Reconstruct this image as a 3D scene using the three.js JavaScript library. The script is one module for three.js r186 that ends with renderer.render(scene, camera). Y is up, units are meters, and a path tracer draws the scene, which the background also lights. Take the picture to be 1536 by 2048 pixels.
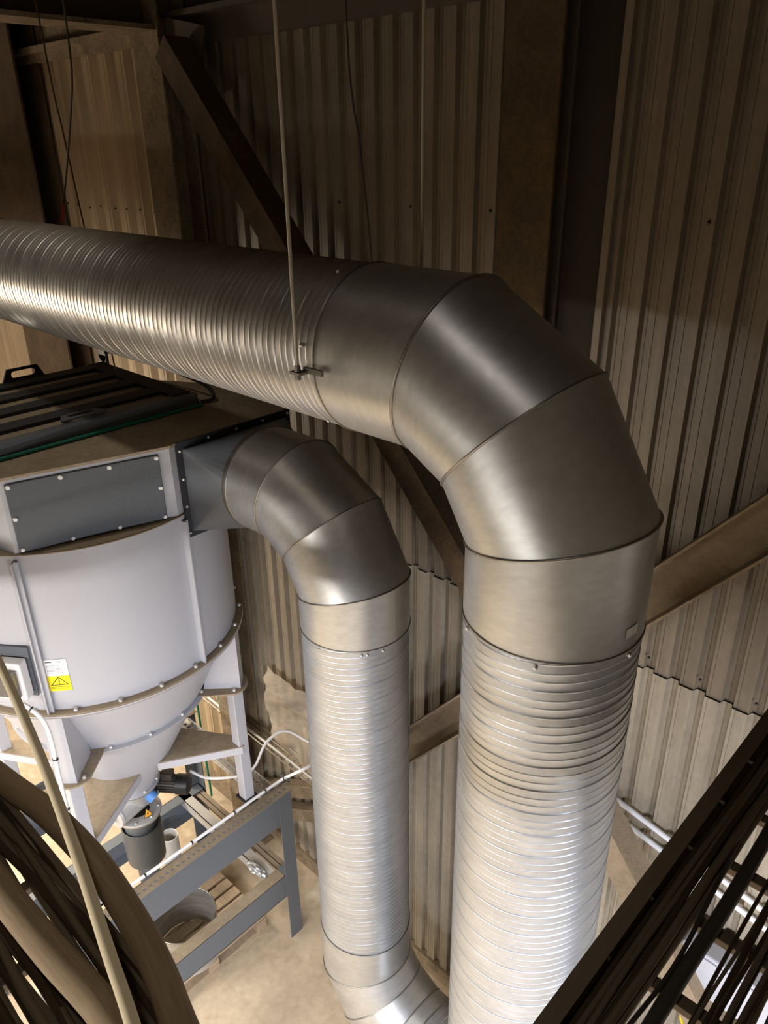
import * as THREE from 'three';
import { mergeGeometries } from 'three/addons/utils/BufferGeometryUtils.js';
import { RoundedBoxGeometry } from 'three/addons/geometries/RoundedBoxGeometry.js';
import { RectAreaLightUniformsLib } from 'three/addons/lights/RectAreaLightUniformsLib.js';

// ------------------------------------------------------------------ camera, light, exposure
const scene = new THREE.Scene();
const EYE = 6.2;                                    // eye height above the hall floor (photographer on a gantry)
const f = 1545;
const camera = new THREE.PerspectiveCamera(2 * Math.atan(1024 / f) * 180 / Math.PI, 1536 / 2048, 0.05, 60);
{
  const cx = new THREE.Vector3(0.7267296, -0.01310574, -0.68679861);          // image right
  const down = new THREE.Vector3(0.28733928, -0.9023444, 0.32126427);        // image down
  const fwd = new THREE.Vector3(-0.62393928, -0.43081647, -0.65199459);      // view direction
  camera.matrixAutoUpdate = true;
  camera.position.set(0, EYE, 0);
  camera.quaternion.setFromRotationMatrix(new THREE.Matrix4().makeBasis(cx, down.clone().negate(), fwd.clone().negate()));
}
scene.background = new THREE.Color(0x000000);
const renderer = new THREE.WebGLRenderer({ antialias: true });
renderer.toneMapping = THREE.LinearToneMapping;
renderer.toneMappingExposure = 1.0;
renderer.shadowMap.enabled = true;
RectAreaLightUniformsLib.init();
// lamps: [x, y above eye, z], aim, width, height, strength, colour
const LAMPS = [
  { name: 'front', at: [-2.4, -2.0, 3.2], aim: [-2.6, -5.0, 2.15], w: 4.5, h: 0.9, i: 41, c: 0xfffaf4, label: 'long hall lamp under the gantry behind the viewer' },
  { name: 'fill', at: [1.3, -2.7, 1.5], aim: [1.0, -5.0, 1.12], w: 1.6, h: 0.6, i: 150, c: 0xe4ebff, label: 'added white fill lamp under the gantry right of the viewer' },  // added to brighten the lower right wall and the tall duct
  { name: 'left', at: [-6.4, -2.1, 2.0], aim: [-6.3, -5.0, 1.9], w: 2.6, h: 0.9, i: 55, c: 0xfff8ee, label: 'added broad fill lamp left of the viewer shining straight down on the floor' },  // added so the floor it lights reflects in the elbows
  { name: 'duct', at: [2.9, -2.9, -0.3], aim: [-1.0, -4.6, -2.4], w: 0.9, h: 0.25, i: 240, c: 0xeef2ff, added_baffle: 0.8, label: 'cool white flood lamp right of the tall duct, aimed low' },
  { name: 'hall', at: [-9.6, -1.9, 0.8], aim: [-5.6, -1.0, -2.8], w: 1.2, h: 1.2, i: 16, c: 0xffe9cc, label: 'warm hall lamp hung far left beyond the hopper' },
  { name: 'back', at: [-7.2, -2.6, -1.2], aim: [-5.2, -6.0, -2.4], w: 1.2, h: 0.5, i: 90, c: 0xffefd6, label: 'warm flood lamp behind the hopper shining on the floor' },
  { name: 'roof', at: [-0.9, 3.2, 0.3], aim: [-1.3, -1.9, -0.1], w: 0.4, h: 0.4, i: 9, c: 0xfff6ec, spot: 32, label: 'added dim fill spot under the roof above the cable ladders' },  // added overhead fill, its narrow cone keeps off the wall
  { name: 'roof', at: [-4.3, 3.2, -0.5], aim: [-4.3, -1.4, -1.2], w: 0.4, h: 0.4, i: 13, c: 0xfff4e6, spot: 22, label: 'added dim fill spot under the roof above the hopper lid' },  // added spot that lifts the hopper top only
];

// ------------------------------------------------------------------ helpers
let seed = 7;
const rnd = () => { seed = (seed * 1664525 + 1013904223) >>> 0; return seed / 4294967296; };
const rr = (a, b) => a + (b - a) * rnd();
const V = (x, y, z) => new THREE.Vector3(x, y + EYE, z);
const used = new Map();
const numbered = (n) => { const k = used.get(n) || 0; used.set(n, k + 1); return k ? `${n}_${String(k).padStart(3, '0')}` : n; };
const ORI = new Map();
function thing(name, label, category, base, group) {
  const o = new THREE.Group(); o.name = numbered(name); o.position.copy(base); scene.add(o);
  o.userData = { label, category }; if (group) o.userData.group = group;
  ORI.set(o, base.clone()); return o;
}
function struct(name, base = new THREE.Vector3()) {
  const o = new THREE.Group(); o.name = name; o.position.copy(base); scene.add(o); o.userData = { kind: 'structure' };
  ORI.set(o, base.clone()); return o;
}
const clean = (g) => {
  let q = g.index ? g.toNonIndexed() : g;
  for (const k of Object.keys(q.attributes)) if (!['position', 'normal', 'uv'].includes(k)) q.deleteAttribute(k);
  if (!q.attributes.uv) q.setAttribute('uv', new THREE.BufferAttribute(new Float32Array(q.attributes.position.count * 2), 2));
  return q;
};
function part(name, geos, mat, parent, label) {       // geometry is given in world space
  const list = Array.isArray(geos) ? geos : [geos];
  const g = list.length > 1 ? mergeGeometries(list.map(clean)) : list[0];
  const o = ORI.get(parent); if (o) g.translate(-o.x, -o.y, -o.z);
  const m = new THREE.Mesh(g, mat); m.name = name; m.castShadow = m.receiveShadow = true;
  parent.add(m); ORI.set(m, o || new THREE.Vector3());
  if (label) m.userData.label = label;
  return m;
}
function single(name, geos, mat, label, category, group) {   // a thing that is one mesh, placed at its box's base
  const list = Array.isArray(geos) ? geos : [geos];
  const g = list.length > 1 ? mergeGeometries(list.map(clean)) : list[0];
  g.computeBoundingBox(); const b = g.boundingBox, c = b.getCenter(new THREE.Vector3()); c.y = b.min.y;
  g.translate(-c.x, -c.y, -c.z);
  const m = new THREE.Mesh(g, mat); m.name = numbered(name); m.position.copy(c); m.castShadow = m.receiveShadow = true;
  m.userData = { label, category }; if (group) m.userData.group = group; scene.add(m); return m;
}
function inst(name, geo, mat, parent, pos, quat) {    // shared geometry at a world position
  const m = new THREE.Mesh(geo, mat); m.name = name; m.castShadow = m.receiveShadow = true;
  m.position.copy(pos).sub(ORI.get(parent)); if (quat) m.quaternion.copy(quat); parent.add(m); return m;
}
// box with uv in metres
function box(w, h, d, p, r = 0) {
  const g = r ? new RoundedBoxGeometry(w, h, d, 2, r) : new THREE.BoxGeometry(w, h, d);
  const pos = g.attributes.position, nor = g.attributes.normal, uv = g.attributes.uv;
  for (let i = 0; i < pos.count; i++) {
    const ax = Math.abs(nor.getX(i)), ay = Math.abs(nor.getY(i)), az = Math.abs(nor.getZ(i));
    if (ay > ax && ay > az) uv.setXY(i, pos.getX(i) + p.x, pos.getZ(i) + p.z);
    else if (ax > az) uv.setXY(i, pos.getZ(i) + p.z, pos.getY(i) + p.y);
    else uv.setXY(i, pos.getX(i) + p.x, pos.getY(i) + p.y);
  }
  g.translate(p.x, p.y, p.z); return g;
}
const span = (a, b, r = 0) => box(Math.abs(b.x - a.x), Math.abs(b.y - a.y), Math.abs(b.z - a.z), a.clone().add(b).multiplyScalar(0.5), r);
function basisTo(d, up = new THREE.Vector3(0, 1, 0)) {
  const z = d.clone().normalize(); let x = up.clone().cross(z); if (x.length() < 1e-4) x = new THREE.Vector3(1, 0, 0).cross(z); x.normalize();
  return new THREE.Matrix4().makeBasis(x, z.clone().cross(x), z);
}
function bar(a, b, w, h, up, ox = 0, oy = 0) {          // rectangular bar from a to b; w across, h along `up`
  const d = b.clone().sub(a), g = box(w, h, d.length(), new THREE.Vector3(ox, oy, 0));
  g.applyMatrix4(basisTo(d, up)); const m = a.clone().add(b).multiplyScalar(0.5); g.translate(m.x, m.y, m.z); return g;
}
function cyl(a, b, r0, r1 = r0, n = 24, open = false) {
  const d = b.clone().sub(a), g = new THREE.CylinderGeometry(r1, r0, d.length(), n, 1, open);
  g.applyQuaternion(new THREE.Quaternion().setFromUnitVectors(new THREE.Vector3(0, 1, 0), d.clone().normalize()));
  const m = a.clone().add(b).multiplyScalar(0.5); g.translate(m.x, m.y, m.z); return g;
}
function tube(pts, r, n = 40, k = 8, closed = false) {
  return new THREE.TubeGeometry(new THREE.CatmullRomCurve3(pts, closed, 'catmullrom', 0.5), n, r, k, closed);
}
function lathe(prof, c, n = 64) {                      // prof: [r, y]
  const g = new THREE.LatheGeometry(prof.map(([r, y]) => new THREE.Vector2(r, y)), n); g.translate(c.x, c.y, c.z); return g;
}
function fromQuads(quads, uvf) {                       // flat shaded quads / triangles, world space
  const p = [], u = [];
  const put = (v) => { p.push(v.x, v.y, v.z); const t = uvf ? uvf(v) : [v.x + v.z, v.y]; u.push(t[0], t[1]); };
  for (const q of quads) { put(q[0]); put(q[1]); put(q[2]); if (q[3]) { put(q[0]); put(q[2]); put(q[3]); } }
  const g = new THREE.BufferGeometry();
  g.setAttribute('position', new THREE.Float32BufferAttribute(p, 3)); g.setAttribute('uv', new THREE.Float32BufferAttribute(u, 2));
  g.computeVertexNormals(); return g;
}
function prism(poly, y0, y1) {                         // poly: [x, z] counter-clockwise seen from above, solid
  const s = new THREE.Shape(poly.map(([x, z]) => new THREE.Vector2(x, -z)));
  const g = new THREE.ExtrudeGeometry(s, { depth: y1 - y0, bevelEnabled: false });
  g.rotateX(-Math.PI / 2); g.translate(0, y0, 0); return g;
}
// ------------------------------------------------------------------ textures
const hash = (x, y, s) => { let h = (x * 374761393 + y * 668265263 + s * 974711) | 0; h = Math.imul(h ^ (h >>> 13), 1274126177); return ((h ^ (h >>> 16)) >>> 0) / 4294967296; };
function vnoise(x, y, px, py, s) {                     // tiling value noise
  const x0 = Math.floor(x), y0 = Math.floor(y), fx = x - x0, fy = y - y0, sx = fx * fx * (3 - 2 * fx), sy = fy * fy * (3 - 2 * fy);
  const m = (a, n) => ((a % n) + n) % n;
  const A = hash(m(x0, px), m(y0, py), s), B = hash(m(x0 + 1, px), m(y0, py), s), C = hash(m(x0, px), m(y0 + 1, py), s), D = hash(m(x0 + 1, px), m(y0 + 1, py), s);
  return (A + (B - A) * sx) * (1 - sy) + (C + (D - C) * sx) * sy;
}
function fbm(u, v, fx, fy, oct, s) { let a = 0, w = 0.5, t = 0; for (let i = 0; i < oct; i++) { a += w * vnoise(u * fx, v * fy, fx, fy, s + i); t += w; w *= 0.55; fx *= 2; fy *= 2; } return a / t; }
function tex(n, fn, srgb, rx = 1, ry = 1) {
  const d = new Uint8Array(n * n * 4);
  for (let j = 0; j < n; j++) for (let i = 0; i < n; i++) { const c = fn(i / n, j / n), k = (j * n + i) * 4; d[k] = c[0]; d[k + 1] = c[1]; d[k + 2] = c[2]; d[k + 3] = 255; }
  const t = new THREE.DataTexture(d, n, n); t.wrapS = t.wrapT = THREE.RepeatWrapping; t.magFilter = THREE.LinearFilter; t.minFilter = THREE.LinearMipmapLinearFilter; t.generateMipmaps = true;
  if (srgb) t.colorSpace = THREE.SRGBColorSpace; t.repeat.set(rx, ry); t.needsUpdate = true; return t;
}
const g3 = (v) => { v = Math.max(0, Math.min(255, v)); return [v, v, v]; };
const mixc = (a, b, t) => a.map((x, i) => x + (b[i] - x) * t);
const clamp = (x) => Math.max(0, Math.min(1, x));
const T = {};
T.clad = tex(512, (u, v) => { const st = fbm(u, v, 64, 3, 3, 11), bl = fbm(u, v, 5, 5, 4, 12), gr = fbm(u, v, 128, 128, 1, 13); const t = clamp(0.5 * st + 0.6 * bl - 0.1); return mixc([142, 134, 120], [198, 189, 174], t).map((c) => c + (gr - 0.5) * 12); }, true, 0.5, 0.25);
T.warm = tex(512, (u, v) => { const st = fbm(u, v, 64, 3, 3, 21), bl = fbm(u, v, 5, 5, 4, 22); return mixc([122, 103, 78], [188, 168, 136], clamp(0.6 * st + 0.6 * bl - 0.1)); }, true, 0.5, 0.25);
T.steelDust = tex(512, (u, v) => { const a = fbm(u, v, 6, 6, 5, 31), b = fbm(u, v, 48, 48, 3, 32); return mixc([84, 70, 54], [164, 146, 118], clamp(0.7 * a + 0.5 * b - 0.1)); }, true, 1.5, 1.5);
T.dustLight = tex(512, (u, v) => { const a = fbm(u, v, 5, 5, 5, 33), b = fbm(u, v, 40, 40, 3, 34); return mixc([132, 116, 94], [182, 168, 146], clamp(0.7 * a + 0.5 * b - 0.1)); }, true, 1.2, 1.2);
T.conc = tex(1024, (u, v) => { const a = fbm(u, v, 4, 4, 6, 41), b = fbm(u, v, 64, 64, 3, 42), c = fbm(u, v, 14, 14, 3, 43); let t = clamp(0.75 * a + 0.4 * b - 0.1); let col = mixc([150, 132, 108], [206, 188, 160], t); if (c > 0.68) col = mixc(col, [222, 208, 184], (c - 0.68) * 3); return col; }, true, 0.35, 0.35);
T.concB = tex(512, (u, v) => g3(255 * fbm(u, v, 16, 16, 5, 44)), false, 0.7, 0.7);
T.spang = tex(512, (u, v) => g3(92 + 14 * fbm(u, v, 6, 12, 3, 51) + 10 * fbm(u, v, 90, 90, 2, 52)), false);
T.zinc = tex(512, (u, v) => { const a = fbm(u, v, 12, 12, 4, 61), b = fbm(u, v, 60, 60, 2, 62); return g3(204 + 18 * (a - 0.5) + 14 * (b - 0.5)); }, true);
T.grain = tex(512, (u, v) => g3(255 * fbm(u, v, 90, 90, 3, 71)), false, 2, 2);
// dust lying on the upper side of ducts: v runs round the duct, 0.25 = top
const dustAt = (u, v) => { const d = Math.abs(v - 0.25); const n = fbm(u, v, 10, 10, 5, 81), m = fbm(u, v, 40, 40, 2, 82); return clamp((0.17 - d) * 6 + (n - 0.5) * 0.7) * (0.72 + 0.28 * m); };
T.dustC = tex(512, (u, v) => { const t = dustAt(u, v), a = fbm(u, v, 12, 12, 4, 61); return mixc(g3(196 + 20 * (a - 0.5)), [128, 112, 92], t); }, true);
T.dustR = tex(512, (u, v) => { const t = dustAt(u, v); const r = 78 + 34 * fbm(u, v, 8, 24, 4, 51); return [0, r + (170 - r) * t, 225 * (1 - 0.6 * t)]; }, false);
T.wood = tex(256, (u, v) => { const g = fbm(u, v, 3, 60, 4, 91); return mixc([140, 118, 92], [192, 172, 144], g); }, true, 1, 4);
// ------------------------------------------------------------------ materials
const std = (o) => new THREE.MeshStandardMaterial(o);
const M = {
  cladTop: std({ map: T.clad, color: 0xb4aba0, roughness: 0.45, side: THREE.DoubleSide, bumpMap: T.grain, bumpScale: 0.0004 }),  // upper course tinted darker to paint in the dimmer light up there
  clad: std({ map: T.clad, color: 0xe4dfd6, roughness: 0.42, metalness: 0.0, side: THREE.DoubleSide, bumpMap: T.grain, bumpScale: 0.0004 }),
  warm: std({ map: T.warm, roughness: 0.55, side: THREE.DoubleSide }),
  steelDust: std({ map: T.steelDust, roughness: 0.8, bumpMap: T.grain, bumpScale: 0.0015 }),
  steelPale: std({ map: T.dustLight, color: 0xdcd4c8, roughness: 0.85, bumpMap: T.grain, bumpScale: 0.0015 }),
  steelMid: std({ map: T.steelDust, color: 0xa2927c, roughness: 0.8, bumpMap: T.grain, bumpScale: 0.0015 }),
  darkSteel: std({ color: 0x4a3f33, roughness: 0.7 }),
  olive: std({ map: T.steelDust, color: 0x9a8a66, roughness: 0.75 }),
  conc: std({ map: T.conc, roughness: 0.72, bumpMap: T.concB, bumpScale: 0.003 }),
  roofing: std({ color: 0x2c241a, roughness: 0.85 }),
  shell: std({ color: 0x969084, roughness: 0.85 }),
  galv: std({ map: T.zinc, color: 0xe9edf2, metalness: 0.82, roughness: 1, roughnessMap: T.spang }),
  galvSmooth: std({ map: T.zinc, color: 0xf0f0ee, metalness: 0.8, roughness: 0.95, roughnessMap: T.spang }),
  galvDust: std({ map: T.dustC, metalness: 1, roughness: 1, roughnessMap: T.dustR, metalnessMap: T.dustR }),
  seam: std({ color: 0x9c9890, metalness: 1, roughness: 0.4 }),
  dull: std({ color: 0x8a867e, metalness: 1, roughness: 0.5 }),
  grey: std({ color: 0xadadb2, roughness: 0.42, bumpMap: T.grain, bumpScale: 0.0002 }),
  greyDust: std({ map: T.dustLight, color: 0xf2f0ee, roughness: 0.9 }),
  anth: std({ color: 0x4b4f52, roughness: 0.38, bumpMap: T.grain, bumpScale: 0.0012 }),
  anthFlat: std({ color: 0x55595f, roughness: 0.5 }),
  lidBlack: std({ color: 0x24262a, roughness: 0.7 }),
  green: std({ color: 0x12705a, roughness: 0.5 }),
  frame: std({ color: 0x5b6065, roughness: 0.5, bumpMap: T.grain, bumpScale: 0.0006 }),
  frameTop: std({ map: T.dustLight, color: 0xcfcdca, roughness: 0.85 }),
  white: std({ color: 0xe6e4e2, roughness: 0.5 }),
  bolt: std({ color: 0xd9d6d0, metalness: 0.7, roughness: 0.35 }),
  black: std({ color: 0x17171a, roughness: 0.45 }),
  motor: std({ color: 0x3a342e, roughness: 0.5 }),
  alu: std({ color: 0xbdbbb8, metalness: 0.35, roughness: 0.42 }),
  plast: std({ color: 0x4d5054, roughness: 0.42 }),
  cable: std({ color: 0x6b5c48, roughness: 0.75 }),
  cableB: std({ color: 0x39332c, roughness: 0.6 }),
  cableDust: std({ map: T.steelDust, color: 0x8f8068, roughness: 0.9 }),
  hose: std({ map: T.dustLight, color: 0xf0e6d8, roughness: 0.9 }),
  tan: std({ color: 0xe6d6b2, roughness: 0.9 }),
  red: std({ color: 0xc23a22, roughness: 0.5 }),
  blue: std({ color: 0x4f86c8, roughness: 0.5 }),
  yellow: std({ color: 0xe8c92a, roughness: 0.5 }),
  wood: std({ map: T.wood, roughness: 0.85 }),
  film: new THREE.MeshPhysicalMaterial({ color: 0xd8cbb8, roughness: 0.15, transmission: 0.55, thickness: 0, side: THREE.DoubleSide }),
  clear: new THREE.MeshPhysicalMaterial({ color: 0xffffff, roughness: 0.08, transmission: 0.95, thickness: 0 }),
  wire: std({ color: 0x9a948a, metalness: 0.8, roughness: 0.4 }),
  rod: std({ color: 0xb5ada0, metalness: 0.6, roughness: 0.45 }),
  strut: std({ color: 0xbdbab4, metalness: 0.4, roughness: 0.5 }),
  lampBody: std({ color: 0x3a3a3a, roughness: 0.6 }),
};
M.greyD = M.grey.clone(); M.greyD.side = THREE.DoubleSide;

// ------------------------------------------------------------------ lamps (outside the frame)
for (const L of LAMPS) {
  const p = V(...L.at), t = V(...L.aim), d = t.clone().sub(p).normalize();
  const lamp = thing('flood_lamp', L.label, 'lamp', p.clone());
  const B = basisTo(d); const place = (g, off) => { g.applyMatrix4(B); g.translate(p.x + d.x * off, p.y + d.y * off, p.z + d.z * off); return g; };
  part('housing', place(new RoundedBoxGeometry(L.w + 0.06, L.h + 0.06, 0.1, 2, 0.02), -0.06), M.lampBody, lamp);
  const col = new THREE.Color(L.c);
  part('glowing_lens', place(new THREE.BoxGeometry(L.w, L.h, 0.01), -0.004), std({ color: 0xffffff, emissive: col, emissiveIntensity: 1.2, roughness: 0.5 }), lamp);
  part('mounting_arm', place(cyl(new THREE.Vector3(0, 0, 0), new THREE.Vector3(0, 0, -0.3), 0.02), -0.1), M.lampBody, lamp);
  if (L.added_baffle) part('added_baffle', span(V(L.at[0] - L.added_baffle, L.at[1] + L.h / 2 + 0.03, L.at[2] - 0.75), V(L.at[0] + 0.15, L.at[1] + L.h / 2 + 0.05, L.at[2] + 0.75)), M.lampBody, lamp);  // added plate, shaped to keep this lamp off the upper duct
  if (L.spot) {
    const sp = new THREE.SpotLight(col, L.i, 0, L.spot * Math.PI / 180, 0.7, 2); sp.castShadow = true; sp.shadow.radius = 8;
    sp.position.copy(d).multiplyScalar(0.03); sp.target.position.copy(d).multiplyScalar(2); lamp.add(sp); lamp.add(sp.target); continue;
  }
  const li = new THREE.RectAreaLight(col, L.i, L.w, L.h); li.castShadow = true;
  li.position.copy(p).addScaledVector(d, 0.02).sub(p); lamp.add(li); lamp.updateMatrixWorld(true);
  const q = new THREE.Quaternion().setFromRotationMatrix(new THREE.Matrix4().lookAt(p, t, new THREE.Vector3(0, 1, 0)));
  li.quaternion.copy(q);
}

// ------------------------------------------------------------------ the hall
{
  const x0 = -15, x1 = 5, z0 = -3.3, z1 = 6, yt = 3.4;
  const fl = struct('floor'); part('slab', span(V(x0, -6.4, z0 - 0.2), V(x1, -6.2, z1)), M.conc, fl);
  const ce = struct('ceiling'); part('roof_sheet', span(V(x0, yt, z0 - 0.2), V(x1, yt + 0.2, z1)), M.roofing, ce);
  const wl = struct('wall_left'); part('wall_panel', span(V(x0 - 0.2, -6.4, z0 - 0.2), V(x0, yt + 0.2, z1)), M.shell, wl);
  const wr = struct('wall_right'); part('wall_panel', span(V(x1, -6.4, z0 - 0.2), V(x1 + 0.2, yt + 0.2, z1)), M.shell, wr);
  const wf = struct('wall_front'); part('wall_panel', span(V(x0, -6.4, z1), V(x1, yt + 0.2, z1 + 0.2)), M.shell, wf);
  const wb = struct('wall_back'); part('backing', span(V(x0, -6.4, z0 - 0.2), V(x1, yt + 0.2, z0)), M.shell, wb);
  // corrugated sheets: profile is repeated per pitch, zz = 0 at the front face
  const sheet = (xa, n, pitch, ya, yb, zf, prof, mat) => {
    const q = [];
    const pts = [];
    for (let k = 0; k < n; k++) for (const [u, dz] of prof) pts.push([xa + (k + u) * pitch, zf - dz]);
    pts.push([xa + n * pitch, zf - prof[0][1]]);
    for (let i = 0; i + 1 < pts.length; i++) { const [a, za] = pts[i], [b, zb] = pts[i + 1]; q.push([V(a, ya, za), V(b, ya, zb), V(b, yb, zb), V(a, yb, za)]); }
    // turned lower edge gives the sheet its thickness
    for (let i = 0; i + 1 < pts.length; i++) { const [a, za] = pts[i], [b, zb] = pts[i + 1]; q.push([V(a, ya, za - 0.006), V(b, ya, zb - 0.006), V(b, ya, zb), V(a, ya, za)]); }
    part('cladding_sheet', fromQuads(q, (v) => [v.x, v.y]), mat, wb);
  };
  const P = 0.132, D = 0.03;
  const prof = [[0, D], [0.07, 0], [0.17, 0], [0.185, 0.003], [0.2, 0], [0.62, 0], [0.69, D], [0.8, D], [0.815, D - 0.003], [0.83, D]];
  for (let k = 0; k < 7; k++) {                       // middle and right bays, upper and lower courses
    const xa = -4.92 + k * 7 * P;
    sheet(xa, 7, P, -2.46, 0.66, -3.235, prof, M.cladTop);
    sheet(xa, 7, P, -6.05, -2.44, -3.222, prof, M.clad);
  }
  const P2 = 0.24, prof2 = [[0, 0.04], [0.2, 0], [0.34, 0], [0.37, 0.005], [0.4, 0], [0.5, 0], [0.72, 0.04], [0.85, 0.04]];
  for (const [xa, n] of [[-7.32, 4], [-6.36, 6]]) { sheet(xa, n, P2, -2.46, 0.62, -3.235, prof2, M.warm); sheet(xa, n, P2, -6.05, -2.44, -3.222, prof2, M.warm); }
  sheet(-10.6, 10, P2, -6.05, 0.62, -3.235, prof2, M.warm);
  // girts, plinth and eaves strip
  const scr = new THREE.SphereGeometry(0.008, 6, 4);
  for (let k = 0; k < 9; k++) inst('screw', scr, M.black, wb, V(-6.9 + k * 0.19 + rr(-0.02, 0.02), -0.43 + rr(-0.01, 0.01), -3.233));
  for (let k = 0; k < 16; k++) inst('screw', scr, M.black, wb, V(-4.2 + k * 0.264 + rr(-0.02, 0.02), k % 2 ? -0.3 : -1.62, -3.233));
  for (let k = 0; k < 6; k++) inst('screw', scr, M.black, wb, V(-1.25 + k * 0.264, -2.36, -3.224));
  const t1 = struct('trim_1'); part('eaves_strip', [span(V(-4.8, 0.56, -3.24), V(1.4, 0.7, -3.17)), span(V(-4.8, 0.7, -3.24), V(1.4, 0.73, -3.1))], M.darkSteel, t1);
  const t2 = struct('trim_2'); part('eaves_strip', [span(V(-10.6, 0.6, -3.24), V(-4.95, 0.66, -3.17)), span(V(-10.6, 0.66, -3.24), V(-4.95, 0.7, -3.12))], M.steelDust, t2);
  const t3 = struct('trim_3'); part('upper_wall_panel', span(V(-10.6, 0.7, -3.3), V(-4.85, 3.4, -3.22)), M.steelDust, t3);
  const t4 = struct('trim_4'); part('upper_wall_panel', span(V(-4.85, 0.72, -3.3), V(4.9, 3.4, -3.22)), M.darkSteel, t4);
  const t5 = struct('trim_5'); part('recess_shade', span(V(-1.935, -2.46, -3.235), V(-1.735, 0.66, -3.225)), M.roofing, t5); part('lit_rib_strip', span(V(-1.735, -2.46, -3.235), V(-1.7, 0.66, -3.2)), M.cladTop, t5);  // dark strip paints the shaded recess, paler edge its lit rib
  const bb = struct('baseboard_back'); part('plinth', span(V(-10.6, -6.2, -3.3), V(4.9, -6.04, -3.2)), M.steelDust, bb);
}
// H columns and roof beam
function column(x0, x1, zf, ya, yb, mat, label, edgeMat) {
  const c = thing('steel_column', label, 'column', V((x0 + x1) / 2, ya, (zf - 3.2) / 2));
  part('flange', span(V(x0, ya, zf - 0.02), V(x1, yb, zf), 0.004), mat, c);
  part('web', span(V((x0 + x1) / 2 - 0.012, ya, -3.19), V((x0 + x1) / 2 + 0.012, yb, zf - 0.02)), edgeMat || mat, c);
  part('flange', span(V(x0, ya, -3.21), V(x1, yb, -3.19), 0.004), edgeMat || mat, c);
  part('base_plate', span(V(x0 - 0.05, ya, -3.2), V(x1 + 0.05, ya + 0.02, zf + 0.05)), mat, c);
  return c;
}
column(-4.99, -4.69, -3.0, -6.2, 3.4, M.steelDust, 'dusty brown steel column at the upper left, between the bright ribbed bay and the dark wall');
column(-2.216, -1.935, -3.09, -6.2, 3.4, M.olive, 'olive brown steel column rising behind the large elbow', M.darkSteel);
column(-7.6, -6.72, -3.0, -6.2, 3.4, M.steelMid, 'wide dark steel column at the far left edge behind the large horizontal duct');
{
  const b = thing('roof_beam', 'dark steel roof beam crossing the top left corner, with a pale lower edge', 'beam', V(-4.84, 0.63, -1.2));
  part('lower_flange', span(V(-4.98, 0.63, -3.0), V(-4.70, 0.655, 1.5)), M.steelDust, b, 'dusty lower flange, coloured paler for the light on it');  // paler colour than the web stands for light on the lower edge
  part('web', span(V(-4.855, 0.65, -3.0), V(-4.825, 1.15, 1.5)), M.darkSteel, b);
  part('upper_flange', span(V(-4.98, 1.15, -3.0), V(-4.70, 1.175, 1.5)), M.darkSteel, b);
}
// braces on the back wall
{
  const n = new THREE.Vector3(0, 0, 1);
  const a = V(-4.53, 0.525, -2.98), mid = V(-1.95, -2.385, -2.98), e = V(-0.2, -4.66, -2.98);
  const b = thing('diagonal_brace', 'dusty box-section brace running down to the right behind both ducts', 'brace', a.clone());
  part('brace_tube', bar(a, mid, 0.16, 0.16, n), M.steelMid, b);
  part('brace_tube', bar(mid, e, 0.16, 0.16, n), M.steelPale, b);  // paler material on the lower half paints in the brighter light
  part('gusset_plate', fromQuads([[V(-4.7, 0.2, -3.07), V(-4.45, 0.25, -3.07), V(-4.3, 0.62, -3.07), V(-4.7, 0.7, -3.07)]]), M.darkSteel, b);
  const c0 = V(-3.3, -4.43, -3.1), c1 = V(0.1, -0.32, -3.1);
  const d = c1.clone().sub(c0).normalize(), side = n.clone().cross(d);
  const c = thing('diagonal_brace', 'dusty open channel brace rising to the right behind the tall duct', 'brace', c0.clone());
  const off = (s) => [c0.clone().addScaledVector(side, s), c1.clone().addScaledVector(side, s)];
  const w0 = c0.clone(), w1 = c1.clone(); w0.z -= 0.07; w1.z -= 0.07;
  part('channel_web', bar(w0, w1, 0.2, 0.012, n), M.steelPale, c);
  let [p, q] = off(0.1); part('channel_flange', bar(p, q, 0.012, 0.14, n), M.steelPale, c);
  [p, q] = off(-0.1); part('channel_flange', bar(p, q, 0.012, 0.14, n), M.steelPale, c);
  // low rails by the floor beside the hopper frame
  for (const [y0, y1, lab] of [[-5.35, -4.93, 'upper dusty steel rail low on the wall beside the blue-grey frame'], [-5.62, -5.2, 'lower dusty steel rail low on the wall beside the blue-grey frame']]) {
    const r0 = V(-4.62, y0 - 0.1, -3.12), r1 = V(-3.2, y1 + 0.35, -3.12);
    const r = thing('wall_rail', lab, 'rail', r0.clone());
    part('rail_web', bar(r0, r1, 0.14, 0.03, n), M.steelDust, r);
    const s2 = n.clone().cross(r1.clone().sub(r0).normalize()).multiplyScalar(0.07);
    part('rail_lip', bar(r0.clone().add(s2), r1.clone().add(s2), 0.012, 0.1, n), M.steelDust, r);
  }
}
// ------------------------------------------------------------------ spiral ducts and elbows
const TAU = Math.PI * 2;
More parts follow.
